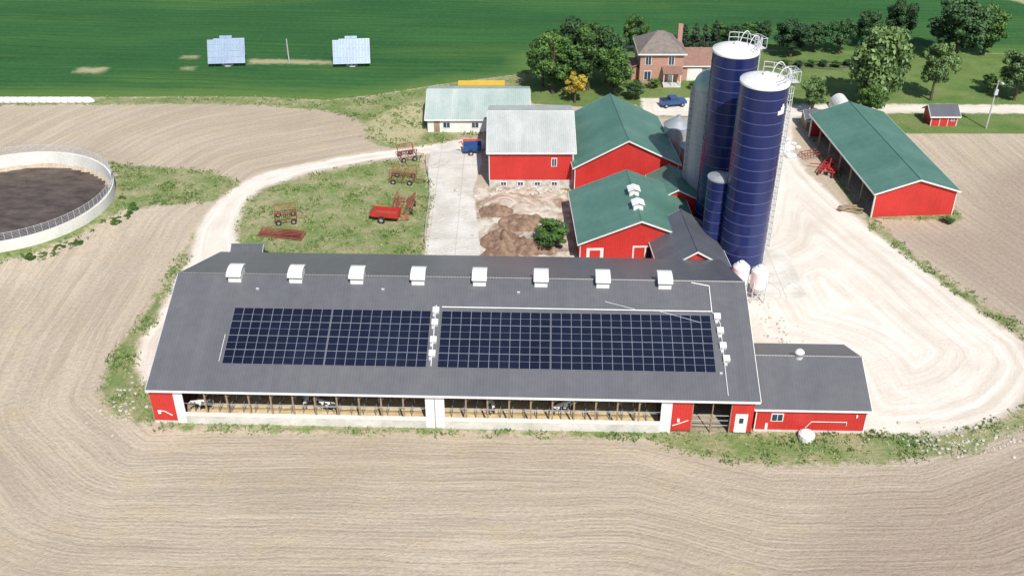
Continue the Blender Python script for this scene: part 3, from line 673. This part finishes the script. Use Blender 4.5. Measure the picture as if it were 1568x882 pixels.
q.poly([(-4,-.8,.9),(4,-.8,.9),(4,-1.1,2.0),(-4,-1.1,2.0)],'yellow');q.poly([(-4,.8,.9),(4,.8,.9),(4,1.1,2.0),(-4,1.1,2.0)],'yellow')
for x in(-4,4): q.poly([(x,-.8,.9),(x,.8,.9),(x,1.1,2.0),(x,-1.1,2.0)],'yellow')
q.poly([(-4,-.8,.91),(4,-.8,.91),(4,.8,.91),(-4,.8,.91)],'yellow'); q.box(-4,4,-1.08,1.08,1.85,1.95,'yellow')
for x in(-2.6,2.6):
    for y in (-.9,.9): wheel(q,x,y,.45,.45)
q.obj('body',V)
# ------------------------------------------------------------------ implements
def feeder(x,y,rot,s=1):
    V=empty('hay_feeder_wagon',(x,y,0),rot); q=MB(); l,h=2.0*s,1.0
    for yy in (-1.1,1.1): q.tube((-l,yy,.7),(l,yy,.7),.07,'rust')
    for xx in (-l,0,l): q.tube((xx,-1.1,.7),(xx,1.1,.7),.06,'rust')
    for sg in (-1,1):
        q.tube((-l,sg*1.25,1.9),(l,sg*1.25,1.9),.06,'rust')
        for k in range(11): xx=-l+2*l*k/10; q.tube((xx,sg*.15,.75),(xx,sg*1.25,1.9),.035,'rust',4)
    for xx in (-l,l):
        for sg in(-1,1): q.tube((xx,sg*1.1,.7),(xx,sg*1.25,1.9),.05,'rust')
    q.tube((l,0,.7),(l+1.4,0,.4),.06,'rust')
    for xx in(-l*.7,l*.7):
        for sg in(-1,1): wheel(q,xx,sg*1.2,.38,.38,.2)
    q.obj('frame',V)
feeder(-15.6,131,-8,.85); feeder(-14.6,122.3,85,.85); feeder(-30.2,119.2,12,.7); feeder(-15.7,138.6,20,.6)
V=empty('steel_gate',(-30.0,115.2,0),-12); q=MB()
for k in range(7): q.tube((-3,k*.3-.9,.15+.04*k),(3,k*.3-.9,.15+.04*k),.06,'rust')
for x in (-3,-1.5,0,1.5,3): q.tube((x,-.9,.2),(x,.9,.45),.05,'rust')
for k in range(5): q.tube((-2.6,k*.35-.7,.45),(2.7,k*.35-.5,.55),.05,'rust')
q.obj('bars',V)
V=empty('manure_spreader',(-16.6,119.4,0),-10); q=MB()
q.box(-2,1.6,-.9,-.82,.8,1.5,'redp');q.box(-2,1.6,.82,.9,.8,1.5,'redp');q.box(-2,1.6,-.82,.82,.8,.9,'rust');q.box(1.52,1.6,-.82,.82,.9,1.7,'redp')
q.path([(1.6,-.6,.8),(3.0,0,.6),(1.6,.6,.8)],.07,'redp'); q.tube((-2.1,-.85,1.1),(-2.1,.85,1.1),.22,'rust',8); q.tube((-2.1,-.85,1.5),(-2.1,.85,1.5),.14,'rust',8)
for y in (-1.05,1.05): wheel(q,-.6,y,.5,.5,.3)
for x in (-1.3,-.5,.3,1.1): q.box(x,x+.06,-.95,-.9,.8,1.5,'rust')
q.obj('body',V)
V=empty('disc_harrow',(46.4,134.2,0),60); q=MB()
for y in (-1.2,-.4,.4,1.2): q.tube((-2,y,.9),(2,y,.9),.07,'redp')
for x in (-2,-1,0,1,2): q.tube((x,-1.2,.9),(x,1.2,.9),.07,'redp')
for k in range(10):
    for y in (-1,1): q.tube((-2+k*.44,y-.03,.4),(-2+k*.44,y+.03,.4),.35,'rust',10); q.tube((-2+k*.44,y,.4),(-2+k*.44,y,.9),.03,'rust',4)
for sx_ in(-1,1): q.path([(sx_*2,-1.2,.9),(sx_*2.2,0,2.0),(sx_*2,1.2,.9)],.06,'redp'); wheel(q,sx_*1.2,0,.4,.4)
q.path([(-1,0,.9),(0,0,2.1),(1,0,.9)],.06,'redp'); q.tube((0,1.2,.9),(0,3,.6),.07,'redp'); q.obj('frame',V)
V=empty('field_cultivator',(44.9,139,0),20); q=MB()
for y in (-.8,0,.8): q.tube((-1.5,y,.8),(1.5,y,.8),.06,'rust')
for x in (-1.5,0,1.5): q.tube((x,-.8,.8),(x,.8,.8),.06,'rust')
for k in range(7):
    for y in(-.8,0,.8): q.path([(-1.5+k*.5,y,.8),(-1.5+k*.5,y+.2,.5),(-1.5+k*.5,y-.05,.05)],.03,'rust',4)
q.obj('frame',V)
V=empty('blue_feed_mixer',(-6.0,140.5,0),5); V.scale=(.85,.85,.8); q=MB()
q.poly([(-1.6,-.7,.7),(1.6,-.7,.7),(1.6,-1.0,2.0),(-1.6,-1.0,2.0)],'blue');q.poly([(-1.6,.7,.7),(1.6,.7,.7),(1.6,1.0,2.0),(-1.6,1.0,2.0)],'blue')
for x in(-1.6,1.6): q.poly([(x,-.7,.7),(x,.7,.7),(x,1.0,2.0),(x,-1.0,2.0)],'blue')
q.poly([(-1.6,-.7,.9),(1.6,-.7,.9),(1.6,.7,.9),(-1.6,.7,.9)],'rust'); q.tube((1.6,0,.7),(3.0,0,.5),.07,'blue'); q.tube((-1.6,.9,2.3),(1.2,.9,2.3),.2,'redp',8); q.path([(-1.6,-.3,1.8),(-1.9,-.3,2.6),(-2.4,-.3,2.4)],.1,'redp')
for y in(-1.0,1.0): wheel(q,-.3,y,.45,.45,.3)
q.obj('body',V)
V=empty('white_quonset_hut',(54.3,155.5,0)); q=MB(); pr=[(1.5*math.cos(R(a)),2.3*max(0,math.sin(R(a)))**.8) for a in range(0,181,15)]
for (x0,z0),(x1,z1) in zip(pr[:-1],pr[1:]): q.poly([(x0,0,z0),(x0,3.5,z0),(x1,3.5,z1),(x1,0,z1)],'white')
q.poly([(x,0,z) for x,z in pr],'white'); q.box(-.5,.5,-.05,-.01,0,1.5,'steelp'); q.obj('shell',V)
V=empty('propane_tank',(49.8,151.2,0)); q=MB(); q.tube((-1,0,.8),(1,0,.8),.45,'white',14); q.tube((1,0,.8),(1.25,0,.8),.45,'white',14,.15); q.tube((-1,0,.8),(-1.25,0,.8),.45,'white',14,.15)
for x in(-.6,.6): q.box(x-.08,x+.08,-.3,.3,0,.5,'conc')
q.obj('tank',V)
def lump(name,x,y,rx,ry,h,k,seed):
    q=MB(); n=26;mv=[]
    for j in range(n+1):
        for i in range(n+1):
            u=-1+2*i/n;v=-1+2*j/n; rr=math.hypot(u,v)
            f=max(0,1-rr**2); nz=mnoise.fractal(Vector((u*2.2+seed,v*2.2,seed)),1,2,4)
            z=h*(f**.7)*(.65+.9*nz) - .05; mv.append((u*rx,v*ry,z))
    q.v=mv
    for j in range(n):
        for i in range(n): a=j*(n+1)+i; q.f.append([a,a+1,a+n+2,a+n+1]); q.m.append(q.mi(k))
    return q.obj(name,None,True,(x,y,0))
for i,(x,y,rx,ry,h,) in enumerate(((-1.4,113.5,2.8,2.6,1.5),(1.4,118.5,3.4,2.4,1.2),(-2.2,121.8,2.4,2.0,.8),(2.4,112.2,2.8,2.2,1.0),(-1.6,109.6,2.6,2,1.2))):
    lump('manure_pile',x,y,rx,ry,h,'manure',i*3.1)
def rocks(cx,cy,sx,sy,n,s0=.2,s1=.5,k='rock'):
    q=MB()
    for _ in range(n):
        x=random.gauss(cx,sx);y=random.gauss(cy,sy);r=random.uniform(s0,s1)
        q.lathe([(.01,0),(r,r*.2),(r*.8,r*.6),(.01,r*.8)],k,6,x,y)
    for i,v in enumerate(q.v): q.v[i]=(v[0]+random.uniform(-.06,.06),v[1]+random.uniform(-.06,.06),v[2])
    return q
rocks(42,143,.9,2.2,26,.3,.7,'white').obj('bale_wrap_pile'); rocks(3,127.8,5,.6,60,.15,.4).obj('rubble'); rocks(43.5,75,3.8,1.2,150,.05,.2).obj('rubble'); rocks(-39.5,79.8,1.2,2.2,50,.06,.22).obj('rubble')
rocks(30,92,1.5,3,60,.05,.18).obj('rubble')
q=MB()
for k in range(9): a=random.uniform(-.5,.5); x=46.3+random.uniform(-.8,.8);y=122.4+random.uniform(-1,1); q.tube((x-1.4*math.cos(a),y-1.4*math.sin(a),.15+.12*(k//3)),(x+1.4*math.cos(a),y+1.4*math.sin(a),.18+.12*(k//3)),.11,'wood',6)
q.obj('timber_pile')
V=empty('paddock_fence'); q=MB()
pts=[(-12.8,137),(-12.2,133),(-11.6,129),(-11.4,125),(-11.3,121),(-11.3,117),(-11.2,113)]
for x,y in pts: q.tube((x,y,0),(x,y,1.3),.07,'wood',5)
for z in (.5,.85,1.2): q.path([(x,y,z) for x,y in pts],.02,'steelp',4)
q.obj('posts',V)
# ------------------------------------------------------------------ trees
def crown_mesh(name,seed,shape,mat,nc=48,nq=190,qs=.5):
    rg=np.random.default_rng(seed); vs=[];ton=[]
    cl=[]
    for k in range(nc):
        if shape=='cone':
            h=rg.random()**1.2; z=1.0+8.8*h; rr=2.3*(1-h)*.8; a=rg.random()*6.28; cl.append((rr*math.cos(a),rr*math.sin(a),z,.45+.6*(1-h)))
        else:
            d_=rg.normal(size=3); d_/=np.linalg.norm(d_); rad=rg.uniform(.25,1.0)**.6
            z=5.7+d_[2]*3.5*rad; sx=3.4*rad*(1.0 if z>4 else .85)
            cl.append((d_[0]*sx,d_[1]*sx,z,rg.uniform(.65,1.35)))
    cl=np.array(cl)
    for c_ in cl:
        tone=rg.uniform(-.05,.5)
        n=nq; d_=rg.normal(size=(n,3)); d_/=np.linalg.norm(d_,axis=1)[:,None]
        p=c_[:3]+d_*(c_[3]*rg.uniform(.55,1.08,(n,1)))*np.array([1,1,.75])
        if shape=='willow': p[:,2]-=rg.random(n)**2*2.2
        nr=d_+rg.normal(size=(n,3))*.5; nr/=np.linalg.norm(nr,axis=1)[:,None]
        t1=np.cross(nr,rg.normal(size=(n,3))); t1/=np.linalg.norm(t1,axis=1)[:,None]; t2=np.cross(nr,t1)
        s=qs*rg.uniform(.45,1,(n,1))*.5; s2=s*(1.7 if shape=='willow' else .8)
        quad=np.stack([p-t1*s,p-t2*s2,p+t1*s,p+t2*s2],1)
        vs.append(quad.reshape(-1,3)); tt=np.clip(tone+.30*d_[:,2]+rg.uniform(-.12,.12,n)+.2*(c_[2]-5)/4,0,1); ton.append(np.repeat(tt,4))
    V_=np.concatenate(vs);T_=np.concatenate(ton)
    me=bpy.data.meshes.new(name); me.from_pydata(V_.tolist(),[],[(i,i+1,i+2,i+3) for i in range(0,len(V_),4)])
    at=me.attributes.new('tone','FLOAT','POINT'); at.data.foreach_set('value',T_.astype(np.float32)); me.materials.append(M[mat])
    q=MB(); q.tube((0,0,-.2),(0.1,0,3.2),.32,'bark',8,.22)
    q.tube((.1,0,3.2),(0,.1,8.2 if shape!='cone' else 9.5),.2,'bark',6,.04)
    if shape!='cone':
        for c_ in cl[::4]:
            z0=rg.uniform(2.6,5); q.tube((.08,0,z0),(c_[0]*.85,c_[1]*.85,c_[2]-.2),.11,'bark',5,.03)
    t=q.obj('tmp'); tm=t.data; tm.name=name+'_trunk'; bpy.data.objects.remove(t)
    return me,tm
CR={'a':crown_mesh('crown_a',1,'r','leaf'),'b':crown_mesh('crown_b',2,'r','leaf',42),'d':crown_mesh('crown_d',3,'r','leafd'),'d2':crown_mesh('crown_d2',8,'r','leafd',40),
 'w':crown_mesh('crown_w',4,'willow','leafl',48),'l':crown_mesh('crown_l',11,'r','leafl',34),'y':crown_mesh('crown_y',5,'r','leafy',30,150),'c':crown_mesh('crown_c',6,'cone','leafc',40,110,.6)}
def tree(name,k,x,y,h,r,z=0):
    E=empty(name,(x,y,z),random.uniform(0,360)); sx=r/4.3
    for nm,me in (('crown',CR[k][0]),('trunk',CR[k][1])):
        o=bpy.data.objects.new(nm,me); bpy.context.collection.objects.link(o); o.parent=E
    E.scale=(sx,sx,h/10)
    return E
T=[('maple_tree','a',7.0,164.6,11,4.8),('maple_tree','b',13,166.5,12.2,5.4),('maple_tree','a',17.4,163.5,9.0,4.0),('maple_tree','d',10.0,172,11.5,4.8),('maple_tree','b',5.4,168,9.0,3.6),('maple_tree','d',16.5,170,10.5,4.2),
('golden_maple_tree','y',10.6,160.4,6.2,2.5),('lilac_bush','d',20.6,162.2,3.4,2.2),('apple_tree','b',23.2,185,7.6,2.9),('maple_tree','d',47.5,190,5,2.8),
('maple_tree','d',52,183,7.6,4.2),('maple_tree','d2',57,186,6,3.0),('ash_tree','d2',61.5,184.5,7.4,3.0),('willow_tree','w',60.5,159.2,14.6,5.2),('maple_tree','d',74,189.5,9.6,3.6),('maple_tree','d',81.5,180.4,13,6.8),('maple_tree','a',88.5,184,9.5,4),
('ash_tree','l',70.8,161.6,11.2,3.5),('ash_tree','l',85,161.8,9.6,4.2),('ash_tree','a',92,164,10,4.2),('willow_tree','l',49.4,156.6,6.4,2.9),('poplar_tree','a',58.0,154.6,5.6,2.5),('maple_tree','a',81.8,165,3.5,1.8),
('maple_tree','d2',67.5,188,8,3.4),('maple_tree','b',69,182,5,2.8),('elder_bush','a',5.0,112.6,3.4,3.0),('lilac_bush','b',24.6,167.2,1.8,1.3),('lilac_bush','a',31.5,166.5,1.7,1.2),('elder_bush','a',58.0,118.5,1.0,1.0)]
for t in T: tree(*t)
for i in range(4): tree('spruce_tree','c',33+i*1.9,188+random.uniform(-.8,1),random.uniform(4.0,5.4),random.uniform(2.2,2.8))
for i in range(4): tree('maple_tree','bd'[i%2],40+i*2.6,190+random.uniform(-.8,1),random.uniform(3.6,4.6),random.uniform(2.0,2.6))
for i in range(7): tree('garden_shrub','d' if i%2 else 'b',50+i*2.3,178+random.uniform(-.8,.8),1.2,1.2)
for i in range(60):
    a=R(random.uniform(-150,20)); rr=TR+random.uniform(.9,3.2); tree('wild_shrub',random.choice('abl'),TC[0]+rr*math.cos(a),TC[1]+rr*math.sin(a),random.uniform(.5,.9),random.uniform(.4,1.0),.45*(1-(rr-TR)/4))
# ------------------------------------------------------------------ light, sky, camera
EL=49
sunv=Vector((.3,-1,0)).normalized()*math.cos(R(EL))+Vector((0,0,math.sin(R(EL))))
sl=bpy.data.lights.new('sun','SUN'); sl.energy=5.0; sl.angle=R(.5); sl.color=(1,.96,.90)
so=bpy.data.objects.new('sun',sl); bpy.context.collection.objects.link(so); so.rotation_euler=(-sunv).to_track_quat('-Z','Y').to_euler(); so.location=(20,-20,90)
wd=bpy.data.worlds.new('World'); sc.world=wd; wd.use_nodes=True; nt=wd.node_tree
sk=nt.nodes.new('ShaderNodeTexSky'); sk.sky_type='NISHITA'; sk.sun_disc=False; sk.sun_elevation=R(EL); sk.sun_rotation=math.atan2(.3,-1)
nt.links.new(sk.outputs[0],nt.nodes['Background'].inputs[0]); nt.nodes['Background'].inputs[1].default_value=.115
sc.view_settings.view_transform='Standard'; sc.view_settings.look='None'; sc.view_settings.exposure=0
cam=bpy.data.cameras.new('camera');co=bpy.data.objects.new('camera',cam);bpy.context.collection.objects.link(co)
cam.sensor_width=36;cam.lens=35.59;cam.clip_end=8000;co.location=(0,0,65);co.rotation_euler=(R(57.6),0,0)
sc.camera=co
